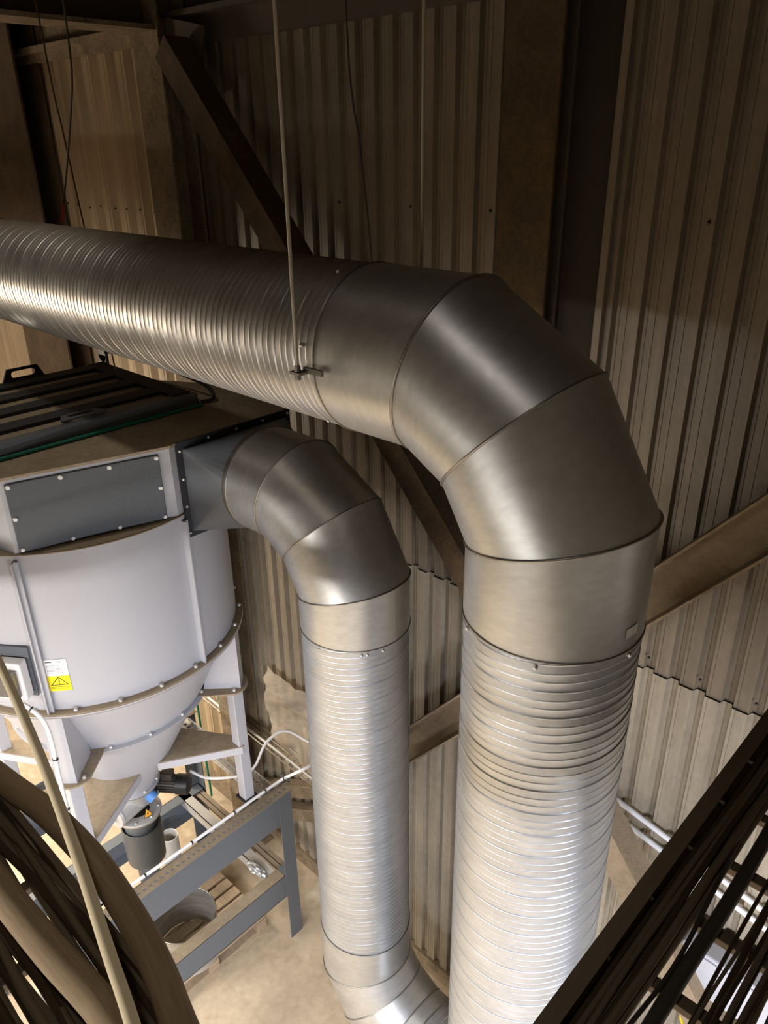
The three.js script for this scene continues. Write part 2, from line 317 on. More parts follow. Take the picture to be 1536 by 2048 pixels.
// wall of a spiral lock-seam duct: axis from a to b, `up` fixes angle 0; bold seam and two light ribs per pitch
function spiral(a, b, r, up, pitch, na = 112, ridge = 0.0028, hand = 1) {
  const d = b.clone().sub(a), L = d.length(); d.normalize();
  const e1 = up.clone(), e2 = d.clone().cross(e1);
  const prof = [[0, -0.35], [0.02, 0.9], [0.05, 0.9], [0.07, -0.35], [0.1, 0], [0.34, 0], [0.365, 0.5], [0.385, 0.75], [0.405, 0.5], [0.43, 0], [0.65, 0], [0.675, 0.5], [0.695, 0.75], [0.715, 0.5], [0.74, 0]];
  const turns = Math.ceil(L / pitch) + 1, rows = [];
  for (let t = -1; t < turns; t++) for (const [u, h] of prof) rows.push([(t + u) * pitch, h * ridge]);
  const nr = rows.length, P = new Float32Array(nr * (na + 1) * 3), U = new Float32Array(nr * (na + 1) * 2), idx = [];
  for (let i = 0; i < nr; i++) for (let j = 0; j <= na; j++) {
    const th = j / na * TAU, s = Math.max(0, Math.min(L, rows[i][0] + pitch * (hand > 0 ? j / na : 1 - j / na))), R = r + rows[i][1], k = i * (na + 1) + j;
    const c = Math.cos(th) * R, q = Math.sin(th) * R;
    P[k * 3] = a.x + d.x * s + e1.x * c + e2.x * q; P[k * 3 + 1] = a.y + d.y * s + e1.y * c + e2.y * q; P[k * 3 + 2] = a.z + d.z * s + e1.z * c + e2.z * q;
    U[k * 2] = s * 1.1; U[k * 2 + 1] = j / na + 0.25;
  }
  for (let i = 0; i + 1 < nr; i++) for (let j = 0; j < na; j++) { const k = i * (na + 1) + j; idx.push(k, k + 1, k + na + 1, k + 1, k + na + 2, k + na + 1); }
  const g = new THREE.BufferGeometry(); g.setAttribute('position', new THREE.BufferAttribute(P, 3)); g.setAttribute('uv', new THREE.BufferAttribute(U, 2)); g.setIndex(idx); g.computeVertexNormals();
  return g;
}
// plain shell between two rings of points
function shell(ringA, ringB, flip) {
  const n = ringA.length - 1, P = [], U = [], idx = [];
  const rows = 4;
  for (let i = 0; i <= rows; i++) for (let j = 0; j <= n; j++) { const v = ringA[j].clone().lerp(ringB[j], i / rows); P.push(v.x, v.y, v.z); U.push(i / rows * 0.4, j / n + 0.25); }
  for (let i = 0; i < rows; i++) for (let j = 0; j < n; j++) { const k = i * (n + 1) + j; if (flip) idx.push(k, k + n + 1, k + 1, k + 1, k + n + 1, k + n + 2); else idx.push(k, k + 1, k + n + 1, k + 1, k + n + 2, k + n + 1); }
  const g = new THREE.BufferGeometry(); g.setAttribute('position', new THREE.Float32BufferAttribute(P, 3)); g.setAttribute('uv', new THREE.Float32BufferAttribute(U, 2)); g.setIndex(idx); g.computeVertexNormals(); return g;
}
// segmented elbow in the plane of unit vectors u (start direction) and w (end direction); corner of the two axes is at `corner`
function elbow(t, corner, u, w, r, R, colA, colB, mat, bead) {
  const zax = u.clone().cross(w).normalize(), N = 64;
  const centre = corner.clone().addScaledVector(u, -R).addScaledVector(w, R);
  const dirAt = (a) => u.clone().multiplyScalar(Math.cos(a)).addScaledVector(w, Math.sin(a));
  const radAt = (a) => u.clone().multiplyScalar(Math.sin(a)).addScaledVector(w, -Math.cos(a));   // from centre outward
  const rad = (g) => g * Math.PI / 180;
  const seams = [15, 45, 75], pts = seams.map((s) => centre.clone().addScaledVector(radAt(rad(s)), R / Math.cos(rad(15))));
  const ring = (c, d, m, rr2 = r) => {                // points of a cylinder of direction d cut by the plane through c with normal m
    const nrm = zax.clone().cross(d).multiplyScalar(-1), out = [];
    for (let j = 0; j <= N; j++) { const th = j / N * TAU, o = nrm.clone().multiplyScalar(Math.cos(th) * rr2).addScaledVector(zax, Math.sin(th) * rr2); o.addScaledVector(d, -o.dot(m) / d.dot(m)); out.push(c.clone().add(o)); }
    return out;
  };
  const start = centre.clone().addScaledVector(radAt(0), R).addScaledVector(u, -colA), end = centre.clone().addScaledVector(radAt(Math.PI / 2), R).addScaledVector(w, colB);
  const nodes = [start, ...pts, end], dirs = [u, dirAt(rad(30)), dirAt(rad(60)), w], norms = [u, ...seams.map((s) => dirAt(rad(s))), w];
  for (let k = 0; k < 4; k++) part(k === 0 || k === 3 ? 'end_collar' : 'elbow_gore', shell(ring(nodes[k], dirs[k], norms[k]), ring(nodes[k + 1], dirs[k], norms[k + 1]), true), mat, t);
  for (let k = 1; k < 4; k++) {
    const rp = ring(nodes[k], dirs[k], norms[k], r + 0.002); rp.pop();
    part('standing_seam', tube(rp, bead, 128, 6, true), M.seam, t);
  }
  for (const [c, d] of [[start, u], [end, w]]) { const rp = ring(c, d, d, r + 0.001); rp.pop(); part('rolled_edge', tube(rp, bead * 0.8, 96, 6, true), M.seam, t); }
}
const X = new THREE.Vector3(1, 0, 0), Y = new THREE.Vector3(0, 1, 0), Z = new THREE.Vector3(0, 0, 1);
const screwHead = new THREE.SphereGeometry(0.008, 8, 6);
const RB = 0.286, BX = -1.084, BZ = -1.92, BY = -0.65, RBend = 0.585;
{
  const h = thing('spiral_duct', 'large horizontal galvanised spiral duct running to the left edge, hung on rods', 'duct', V(-5.6, BY - RB, BZ));
  part('spiral_wall', spiral(V(-10.5, BY, BZ), V(BX - RBend - 0.19, BY, BZ), RB, Y, 0.1, 112, 0.0024), M.galvDust, h);
  for (const [x, a] of [[-1.93, 0.2], [-1.93, -0.9], [-1.93, 1.2], [-5.4, 0.9], [-5.4, -0.3]]) inst('screw', screwHead, M.bolt, h, V(x, BY + Math.sin(a) * (RB + 0.003), BZ + Math.cos(a) * (RB + 0.003)));
  const e = thing('duct_elbow', 'large galvanised segmented elbow joining the horizontal duct to the tall duct', 'elbow', V(BX - 0.3, BY - 0.9, BZ));
  elbow(e, V(BX, BY, BZ), X, Y.clone().negate(), RB + 0.004, RBend, 0.2, 0.15, M.galvSmooth, 0.0045);
  {
    const P = [], I = [], a0 = 1.36, a1 = 1.56, y0 = -1.335, y1 = -1.30, R = RB + 0.0065;
    for (let k = 0; k <= 6; k++) for (const y of [y0, y1]) { const a = a0 + (a1 - a0) * k / 6; P.push(BX + Math.sin(a) * R, y + EYE, BZ + Math.cos(a) * R); }
    for (let k = 0; k < 6; k++) I.push(2 * k, 2 * k + 2, 2 * k + 1, 2 * k + 1, 2 * k + 2, 2 * k + 3);
    const g = new THREE.BufferGeometry(); g.setAttribute('position', new THREE.Float32BufferAttribute(P, 3)); g.setIndex(I); g.computeVertexNormals();
    part('paper_sticker', g, std({ color: 0xd2cfc8, roughness: 0.7, side: THREE.DoubleSide }), e, 'small white sticker on the lower collar');
  }
  const v = thing('spiral_duct', 'tall vertical galvanised spiral duct at the right, bright in its lower half', 'duct', V(BX, -6.2, BZ));
  part('spiral_wall', spiral(V(BX, BY - RBend - 0.14, BZ), V(BX, -6.19, BZ), RB, X, 0.1), M.galv, v);
  for (const a of [0.4, 1.5, -0.6, 2.4]) inst('screw', screwHead, M.bolt, v, V(BX + Math.sin(a) * (RB + 0.003), BY - RBend - 0.175, BZ + Math.cos(a) * (RB + 0.003)));
}
const RS = 0.296, SX = -2.582, SZ = -2.458, SY = -1.70, RSend = 0.56;
{
  const e = thing('duct_elbow', 'smaller galvanised segmented elbow leaving the hopper and turning down', 'elbow', V(SX - 0.3, SY - 0.9, SZ));
  elbow(e, V(SX, SY, SZ), X, Y.clone().negate(), RS + 0.004, RSend, 0.1, 0.09, M.galvSmooth, 0.004);
  const v = thing('spiral_duct', 'shorter vertical galvanised spiral duct between hopper and tall duct', 'duct', V(SX, -4.95, SZ));
  part('spiral_wall', spiral(V(SX, SY - RSend - 0.08, SZ), V(SX, -4.74, SZ), RS, X, 0.108), M.galv, v);
  for (const a of [-0.9, 0.1, 0.9, 1.0, 1.3]) inst('screw', screwHead, M.bolt, v, V(SX + Math.sin(a) * (RS + 0.003), SY - RSend - 0.115, SZ + Math.cos(a) * (RS + 0.003)));
  const b = thing('duct_elbow', 'galvanised segmented elbow at the foot of the shorter duct, turning right', 'elbow', V(SX + 0.3, -5.9, SZ));
  elbow(b, V(SX, -5.5, SZ), Y.clone().negate(), X, RS + 0.004, 0.55, 0.22, 0.03, M.galvSmooth, 0.004);
  const s = thing('spiral_duct', 'low horizontal spiral duct leaving the foot elbow behind the tall duct', 'duct', V(-1, -5.8, SZ));
  part('spiral_wall', spiral(V(SX + 0.55, -5.5, SZ), V(2.5, -5.5, SZ), RS, Y, 0.108, 72), M.galv, s);
}
// hanging rods, wires and cables
{
  const r1 = thing('hanger_rod', 'bright threaded hanger rod in front of the large duct, ending in a side bracket', 'rod', V(-1.895, -0.66, -1.585));
  part('rod', cyl(V(-1.895, -0.67, -1.585), V(-1.895, 3.39, -1.585), 0.006, 0.006, 10), M.rod, r1);
  part('bracket', [span(V(-1.92, -0.672, -1.61), V(-1.87, -0.664, -1.57)), span(V(-1.885, -0.668, -1.612), V(-1.8, -0.65, -1.6)), cyl(V(-1.895, -0.69, -1.585), V(-1.895, -0.645, -1.585), 0.011, 0.011, 6)], M.dull, r1);
  const r2 = thing('hanger_rod', 'bright threaded hanger rod hanging behind the large duct near the elbow', 'rod', V(-1.885, -0.66, -2.18));
  part('rod', cyl(V(-1.885, -0.66, -2.185), V(-1.885, 3.39, -2.185), 0.006, 0.006, 10), M.rod, r2);
  part('bracket', [span(V(-1.91, -0.672, -2.2), V(-1.86, -0.664, -2.16)), cyl(V(-1.885, -0.69, -2.185), V(-1.885, -0.645, -2.185), 0.011, 0.011, 6)], M.dull, r2);
  single('hanging_wire', tube([V(-3.0, 3.38, -2.9), V(-2.97, 0.59, -2.9), V(-2.9, 0.0, -2.9), V(-2.83, -0.6, -2.9), V(-2.8, -1.4, -2.9)], 0.005, 40, 6), M.cableB, 'thin dark wire hanging against the dark wall between the two bright rods', 'wire');
  single('hanging_wire', tube([V(-4.75, 3.38, -2.25), V(-4.628, 0.609, -2.25), V(-4.58, 0.1, -2.25), V(-4.52, -0.4, -2.25), V(-4.47, -0.9, -2.25), V(-4.42, -1.3, -2.25)], 0.005, 40, 6), M.cableDust, 'thin dusty wire slanting down to the right at the upper left', 'wire');
  const k = thing('hanging_cable', 'dark cable with a red tip hanging over the bright ribbed bay', 'cable', V(-4.6, -0.4, -2.25));
  part('cable', tube([V(-4.3, 3.38, -2.25), V(-4.32, 1.2, -2.25), V(-4.35, 0.444, -2.25), V(-4.418, 0.23, -2.25), V(-4.581, -0.062, -2.25), V(-4.72, -0.29, -2.25)], 0.006, 40, 6), M.cableB, k);
  part('red_sleeve', tube([V(-4.72, -0.29, -2.25), V(-4.75, -0.345, -2.25), V(-4.78, -0.4, -2.25)], 0.009, 10, 8), M.red, k, 'red tip');
}
// ------------------------------------------------------------------ dust hopper
const HX = -4.4, HZ = -1.83, HR = 0.9;
const hp = (deg, r, y) => V(HX + Math.cos(deg * Math.PI / 180) * r, y, HZ - Math.sin(deg * Math.PI / 180) * r);
const hopper = thing('dust_hopper', 'pale grey steel dust hopper on legs with dark panel, lid and cone', 'hopper', V(HX, -4.46, HZ));
const hc = V(HX, 0, HZ);
{
  part('drum', lathe([[HR - 0.01, -1.87], [HR, -1.87], [HR, -2.86]].reverse(), hc, 128), M.greyD, hopper);
  // shelf on top of the drum and many-sided upper casing
  const up = [[-101, HR], [-44, HR], [12, HR]].map(([a, r]) => hp(a, r, 0));
  const poly = [[up[0].x, up[0].z], [up[1].x, up[1].z], [up[2].x, up[2].z], [-3.54, -2.07], [-3.54, -2.85], [-4.35, -2.85], [-5.0, -2.5], [-5.3, -1.83], [-5.1, -1.25]];
  part('shelf_plate', lathe([[0.3, -1.862], [HR + 0.005, -1.862], [HR + 0.005, -1.872], [0.3, -1.872]].reverse(), hc, 96), M.greyDust, hopper, 'dusty brown shelf under the dark panel');
  part('upper_casing', prism(poly, -1.9 + EYE, -1.46 + EYE), M.grey, hopper);
  const grow = poly.map(([x, z]) => [HX + (x - HX) * 1.012, HZ + (z - HZ) * 1.012]);
  part('roof_plate', prism(grow, -1.46 + EYE, -1.445 + EYE), M.greyDust, hopper, 'brown dusty roof plate');
  // dark access panel with nine bolts
  const A = up[1].clone(), B = up[2].clone(), dir = B.clone().sub(A).normalize(), out = new THREE.Vector3(-dir.z, 0, dir.x); if (out.dot(new THREE.Vector3(1, 0, 0.4)) < 0) out.negate();
  const at = (s, y, o) => { const p = A.clone().addScaledVector(dir, s).addScaledVector(out, o); p.y = y + EYE; return p; };
  const L = A.distanceTo(B);
  const pg = new RoundedBoxGeometry(L - 0.085, 0.375, 0.012, 2, 0.004);
  const bm = new THREE.Matrix4().makeBasis(dir, Y, dir.clone().cross(Y)); pg.applyMatrix4(bm);
  const pc = at(L / 2 - 0.02, -1.668, 0.01); pg.translate(pc.x, pc.y, pc.z);
  const panel = part('access_panel', pg, M.anth, hopper, 'dark grey bolted access panel');
  const bg = cyl(new THREE.Vector3(0, 0, 0), out.clone().multiplyScalar(0.01), 0.012, 0.01, 10);
  const w2 = (L - 0.085) / 2 - 0.015, mid = L / 2 - 0.02;
  for (const [s, y] of [[-1, 0.172], [-0.33, 0.172], [0.33, 0.172], [1, 0.172], [1, 0], [-1, 0], [-1, -0.172], [-0.33, -0.172], [0.33, -0.172], [1, -0.172]]) { const m = inst('bolt', bg, M.white, panel, at(mid + s * w2, -1.668 + y, 0.016)); void m; }
  // vertical stiffeners at the drum seams
  for (const a of [-45, 13]) {
    const n = hp(a, 1, 0).sub(hp(a, 0, 0)).normalize(); const tg = new THREE.Vector3(n.z, 0, -n.x);
    const p0 = hp(a, HR + 0.018, -2.86), p1 = hp(a, HR + 0.018, -1.9);
    part('seam_stiffener', [bar(p0, p1, 0.008, 0.05, n), bar(p0.clone().addScaledVector(tg, 0.012), p1.clone().addScaledVector(tg, 0.012), 0.03, 0.012, n)], M.grey, hopper);
  }
  for (const a of [75, 135, -100, -160]) part('seam_stiffener', bar(hp(a, HR + 0.018, -2.86), hp(a, HR + 0.018, -1.9), 0.008, 0.05, hp(a, 1, 0).sub(hp(a, 0, 0)).normalize()), M.grey, hopper);
  // flange, cones
  const ringM = part('drum_flange', lathe([[HR, -2.86], [HR + 0.045, -2.86], [HR + 0.045, -2.874], [HR, -2.874]].reverse(), hc, 128), M.greyDust, hopper, 'dusty bolted flange');
  const bs = new THREE.SphereGeometry(0.014, 10, 6);
  for (let a = -100; a < 100; a += 15) inst('bolt', bs, M.bolt, ringM, hp(a + 4, HR + 0.022, -2.855));
  part('upper_cone', lathe([[HR + 0.045, -2.875], [HR + 0.045, -2.89], [HR - 0.03, -2.9], [0.63, -3.4]].reverse(), hc, 128), M.greyD, hopper);
  const r2 = part('cone_flange', lathe([[0.6, -3.4], [0.665, -3.4], [0.665, -3.415], [0.6, -3.44]].reverse(), hc, 96), M.grey, hopper);
  for (let a = -100; a < 100; a += 22) inst('bolt', bs, M.bolt, r2, hp(a + 4, 0.645, -3.392));
  part('lower_cone', lathe([[0.615, -3.42], [0.19, -4.24], [0.16, -4.3]].reverse(), hc, 96), M.greyD, hopper);
  const r3 = part('outlet_flange', lathe([[0.12, -4.27], [0.2, -4.27], [0.2, -4.285], [0.12, -4.285]].reverse(), hc, 48), M.grey, hopper);
  for (let a = 0; a < 360; a += 45) inst('bolt', bs, M.bolt, r3, hp(a, 0.182, -4.265));
  // legs with head brackets, round plates and triangular gussets
  for (const [lx, lz, a] of [[-3.80, -1.22, -45], [-3.80, -2.42, 45], [-5.03, -1.22, -135], [-5.03, -2.42, 135]]) {
    const leg = part('leg', span(V(lx - 0.042, -4.455, lz - 0.042), V(lx + 0.042, -2.9, lz + 0.042), 0.006), M.grey, hopper);
    const n = hp(a, 1, 0).sub(hp(a, 0, 0)).normalize(), tg = new THREE.Vector3(n.z, 0, -n.x);
    const lp = V(lx, 0, lz);
    const pt = (i, s, y) => { const q = lp.clone().addScaledVector(n, -i).addScaledVector(tg, s); q.y = y + EYE; return q; };
    part('head_bracket', fromQuads([[pt(-0.06, -0.06, -2.9), pt(-0.06, 0.06, -2.9), pt(-0.06, 0.06, -3.42), pt(-0.06, -0.06, -3.42)], [pt(-0.06, 0.06, -2.9), pt(0.12, 0.06, -2.92), pt(0.2, 0.06, -3.42), pt(-0.06, 0.06, -3.42)], [pt(0.12, -0.06, -2.92), pt(-0.06, -0.06, -2.9), pt(-0.06, -0.06, -3.42), pt(0.2, -0.06, -3.42)]]), M.greyD, leg);
    const ar = []; for (let k = 0; k <= 12; k++) { const t = -Math.PI / 2 + Math.PI * k / 12; ar.push(pt(-Math.cos(t) * 0.1 + 0.0, Math.sin(t) * 0.125, 0)); }
    const pl = [pt(0.27, -0.14, 0), ...ar, pt(0.27, 0.14, 0)].map((q) => [q.x, q.z]);
    const sgn = (poly2) => poly2.reduce((s, p, i) => { const q = poly2[(i + 1) % poly2.length]; return s + (p[0] * q[1] - q[0] * p[1]); }, 0) < 0 ? poly2 : poly2.reverse();
    const gp = part('round_plate', prism(sgn(pl), -3.41 + EYE, -3.398 + EYE), M.greyDust, leg);
    for (const s of [-0.09, 0.09]) inst('bolt', bs, M.bolt, gp, pt(-0.02, s, -3.394));
    const cone = hp(a, 0.2, 0); cone.y = 0;
    const tri = [pt(-0.03, -0.05, 0), pt(-0.03, 0.05, 0), pt(0.56, 0.19, 0), pt(0.6, 0.15, 0), pt(0.6, -0.15, 0), pt(0.56, -0.19, 0)].map((q) => [q.x, q.z]);
    part('gusset_plate', prism(sgn(tri), -3.94 + EYE, -3.93 + EYE), M.greyDust, leg, 'flat dusty triangular gusset');
    part('gusset_edge', [bar(pt(-0.02, 0.05, -3.965), pt(0.56, 0.19, -3.965), 0.012, 0.06, Y), bar(pt(-0.02, -0.05, -3.965), pt(0.56, -0.19, -3.965), 0.012, 0.06, Y)], M.grey, leg);
    part('foot_pad', span(V(lx - 0.06, -4.464, lz - 0.06), V(lx + 0.06, -4.45, lz + 0.06)), M.black, leg);
  }
  // lid on the roof: dusty sheet, dark bars, end bar, handles, green seal
  const lid = part('lid_plate', span(V(-5.12, -1.40, -2.52), V(-3.98, -1.375, -0.9), 0.004), M.greyDust, hopper, 'dusty lid sheet');
  for (const [x, z1] of [[-5.03, -2.4], [-4.77, -2.42], [-4.5, -2.44], [-4.22, -2.46]]) part('lid_bar', span(V(x - 0.062, -1.375, z1), V(x + 0.062, -1.352, -0.9), 0.003), M.lidBlack, lid);
  part('lid_end_bar', span(V(-5.1, -1.376, -2.5), V(-4.02, -1.35, -2.38), 0.003), M.lidBlack, lid);
  part('lid_hem', [span(V(-4.05, -1.4, -2.52), V(-3.97, -1.36, -0.9), 0.003)], M.anthFlat, lid);
  const hs = new THREE.Shape(); hs.moveTo(-0.14, 0); hs.lineTo(-0.1, 0.085); hs.lineTo(0.1, 0.085); hs.lineTo(0.14, 0); hs.closePath();
  const hh = new THREE.Path(); hh.absellipse(-0.055, 0.045, 0.022, 0.022, Math.PI / 2, Math.PI * 1.5); hh.absellipse(0.055, 0.045, 0.022, 0.022, -Math.PI / 2, Math.PI / 2); hs.holes.push(hh);
  const hg = () => new THREE.ExtrudeGeometry(hs, { depth: 0.012, bevelEnabled: false });
  let g = hg(); g.rotateY(Math.PI / 2); let c = V(-5.1, -1.36, -1.95); g.translate(c.x, c.y, c.z); part('lid_handle', g, M.lidBlack, lid);
  g = hg(); g.rotateX(-Math.PI / 2); g.rotateY(Math.PI / 2); c = V(-4.04, -1.352, -1.83); g.translate(c.x, c.y, c.z); part('lid_handle', g, M.anthFlat, lid);
  part('green_seal', [tube([V(-3.965, -1.432, -0.9), V(-3.965, -1.432, -1.8), V(-3.965, -1.432, -2.5), V(-4.0, -1.432, -2.54), V(-4.3, -1.432, -2.545), V(-5.1, -1.432, -2.545)], 0.011, 60, 8)], M.green, hopper, 'green rubber seal under the lid');
  part('lid_curb', span(V(-5.13, -1.446, -2.53), V(-3.98, -1.4, -0.9)), M.anthFlat, hopper);
  part('wire_rope', tube([V(-5.05, -1.28, -2.53), V(-4.9, -1.27, -2.55), V(-4.5, -1.31, -2.62), V(-4.1, -1.36, -2.66), V(-3.98, -1.42, -2.64), V(-4.0, -1.43, -2.56)], 0.012, 50, 8), M.black, hopper, 'dark rope looped behind the lid');
  part('hinge_lug', [cyl(V(-5.08, -1.3, -2.5), V(-5.08, -1.3, -2.52), 0.05, 0.05, 20), span(V(-5.13, -1.4, -2.52), V(-5.03, -1.3, -2.5))], M.anthFlat, hopper);
}
// outlet transition: square flange to round collar
{
  const x0 = -3.53, x1 = -3.27, ya = -2.02, yb = -1.455, za = -2.86, zb = -2.06;
  const t = thing('transition_duct', 'dark grey square-to-round transition with a bolted black flange at the hopper outlet', 'duct transition', V(-3.4, ya, SZ));
  const fr = 0.035;
  const fl = part('square_flange', [span(V(x0, yb - fr, za), V(x0 + 0.012, yb + 0.01, zb)), span(V(x0, ya, za), V(x0 + 0.012, ya + fr, zb)), span(V(x0, ya + fr, zb - fr), V(x0 + 0.012, yb - fr, zb)), span(V(x0, ya + fr, za), V(x0 + 0.012, yb - fr, za + fr))], M.lidBlack, t);
  const bs = new THREE.SphereGeometry(0.009, 8, 6);
  for (let k = 0; k < 4; k++) inst('bolt', bs, M.bolt, fl, V(x0 + 0.014, ya + 0.03 + k * 0.165, zb - 0.017));
  for (let k = 1; k < 5; k++) inst('bolt', bs, M.bolt, fl, V(x0 + 0.014, yb - 0.012, zb - 0.02 - k * 0.19));
  // facets
  const corners = [V(x0 + 0.01, yb - fr, zb - fr), V(x0 + 0.01, ya + fr, zb - fr), V(x0 + 0.01, ya + fr, za + fr), V(x0 + 0.01, yb - fr, za + fr)];
  const q = []; const N = 12;
  const cp = (th) => V(x1, SY + Math.sin(th) * RS, SZ + Math.cos(th) * RS);
  const ang = [Math.PI / 2, 0, -Math.PI / 2, -Math.PI];
  for (let k = 0; k < 4; k++) {                       // corner fans from the quarter circle, flats from the edges
    const a0 = ang[k], a1 = a0 - Math.PI / 2, c0 = corners[k], c1 = corners[(k + 1) % 4];
    void a1; const mid = a0; // circle point on the side of this corner
    for (let j = 0; j < N; j++) q.push([c0, cp(mid - Math.PI / 2 * j / N), cp(mid - Math.PI / 2 * (j + 1) / N)]);
    q.push([c0, cp(mid - Math.PI / 2), c1]);
  }
  const tm = M.anthFlat.clone(); tm.side = THREE.DoubleSide;
  part('facetted_body', fromQuads(q), tm, t);
  part('round_collar', lathe([[RS, 0], [RS + 0.006, 0.005], [RS + 0.006, 0.035], [RS, 0.04]], new THREE.Vector3(), 64).rotateZ(-Math.PI / 2).translate(x1 - 0.01, SY + EYE, SZ), M.dull, t);
}
// rotary valve, sleeve, gear motor
{
  const c = V(HX, 0, HZ), at = (y) => V(HX, y, HZ);
  const v = thing('rotary_valve', 'cast aluminium rotary valve bolted below the hopper cone', 'valve', at(-4.6));
  part('top_neck', lathe([[0.1, -4.47], [0.13, -4.36], [0.19, -4.3], [0.19, -4.286], [0.1, -4.286]], c, 40), M.alu, v);
  const ax = new THREE.Vector3(0.2, 0, 1).normalize();
  const a0 = at(-4.46).addScaledVector(ax, -0.14), a1 = at(-4.46).addScaledVector(ax, 0.19);
  part('rotor_housing', cyl(a0, a1, 0.095, 0.095, 32), M.alu, v);
  part('end_cover', [cyl(a1, a1.clone().addScaledVector(ax, 0.02), 0.102, 0.098, 32), cyl(a1, a1.clone().addScaledVector(ax, 0.05), 0.04, 0.03, 20), cyl(a1, a1.clone().addScaledVector(ax, 0.062), 0.02, 0.02, 6)], M.alu, v);
  const fl = part('lower_flange', lathe([[0.09, -4.565], [0.17, -4.565], [0.175, -4.575], [0.17, -4.6], [0.09, -4.6]].reverse(), c, 48), M.alu, v);
  const bs = new THREE.SphereGeometry(0.01, 8, 6);
  for (let a = 0; a < 360; a += 45) inst('bolt', bs, M.bolt, fl, hp(a + 10, 0.15, -4.562));
  const tri = fromQuads([[at(0), at(0), at(0)]]);
  void tri;
  const cv = document.createElement('canvas'); cv.width = cv.height = 128; const x = cv.getContext('2d');
  x.fillStyle = '#e8a21c'; x.fillRect(0, 0, 128, 128); x.strokeStyle = '#3a2a08'; x.lineWidth = 10; x.beginPath(); x.moveTo(64, 8); x.lineTo(122, 112); x.lineTo(6, 112); x.closePath(); x.stroke();
  x.fillStyle = '#3a2a08'; x.beginPath(); x.moveTo(70, 44); x.lineTo(50, 80); x.lineTo(66, 78); x.lineTo(58, 104); x.lineTo(82, 68); x.lineTo(66, 70); x.closePath(); x.fill();
  const ct = new THREE.CanvasTexture(cv); ct.colorSpace = THREE.SRGBColorSpace;
  const tg = new THREE.BufferGeometry(); const o = hp(5, 0.135, -4.548), side = hp(85, 1, 0).sub(hp(85, 0, 0)).normalize(), upv = hp(-5, -0.6, 0).sub(hp(-5, 0, 0)).normalize().multiplyScalar(0.45).add(Y).normalize();
  const tp = [o.clone().addScaledVector(side, -0.036).addScaledVector(upv, -0.01), o.clone().addScaledVector(side, 0.036).addScaledVector(upv, -0.01), o.clone().addScaledVector(upv, 0.058)];
  tg.setAttribute('position', new THREE.Float32BufferAttribute(tp.flatMap((p) => [p.x, p.y, p.z]), 3)); tg.setAttribute('uv', new THREE.Float32BufferAttribute([0.02, 0.1, 0.98, 0.1, 0.5, 0.95], 2)); tg.computeVertexNormals();
  part('warning_sticker', tg, std({ map: ct, roughness: 0.5, side: THREE.DoubleSide }), v, 'orange triangular warning sticker');
  part('blue_plug', cyl(hp(30, 0.1, -4.37), hp(30, 0.16, -4.42), 0.045, 0.045, 16), M.blue, v, 'blue plug');
  const s = thing('outlet_sleeve', 'dark grey plastic sleeve hanging open under the rotary valve', 'sleeve', at(-5.05));
  part('inner_tube', lathe([[0.118, -4.6], [0.122, -4.6], [0.122, -4.82], [0.118, -4.82]].reverse(), c, 48), M.frame, s);
  part('outer_sleeve', lathe([[0.142, -4.71], [0.15, -4.71], [0.152, -4.83], [0.149, -4.835], [0.152, -4.84], [0.145, -5.06], [0.138, -5.06]].reverse(), c, 48), M.plast, s);
  // gear motor on the far side of the valve, pointing to the right and up the picture
  const g = thing('gear_motor', 'small black electric gear motor beside the rotary valve', 'motor', V(-4.45, -4.5, -2.12));
  const b0 = V(-4.42, -4.42, -1.98), dir = new THREE.Vector3(0.62, -0.05, -0.55).normalize(), p = (k) => b0.clone().addScaledVector(dir, k);
  part('gearbox', [cyl(p(-0.06), p(0.05), 0.06, 0.06, 20), cyl(p(0.05), p(0.065), 0.085, 0.085, 24)], M.black, g);
  const fins = [cyl(p(0.065), p(0.2), 0.062, 0.062, 24)]; for (let k = 0; k < 20; k++) { const a = k / 20 * TAU; const n = Y.clone().applyAxisAngle(dir, a); fins.push(bar(p(0.08).addScaledVector(n, 0.064), p(0.195).addScaledVector(n, 0.064), 0.006, 0.016, n)); }
  part('finned_body', fins, M.motor, g);
  part('fan_cover', [cyl(p(0.2), p(0.29), 0.078, 0.078, 28), cyl(p(0.29), p(0.3), 0.078, 0.06, 28)], M.black, g);
  const tb = box(0.08, 0.06, 0.09, new THREE.Vector3(0, 0.09, 0), 0.006); tb.applyMatrix4(basisTo(dir)); tb.translate(p(0.13).x, p(0.13).y, p(0.13).z); part('terminal_box', tb, M.motor, g);
}
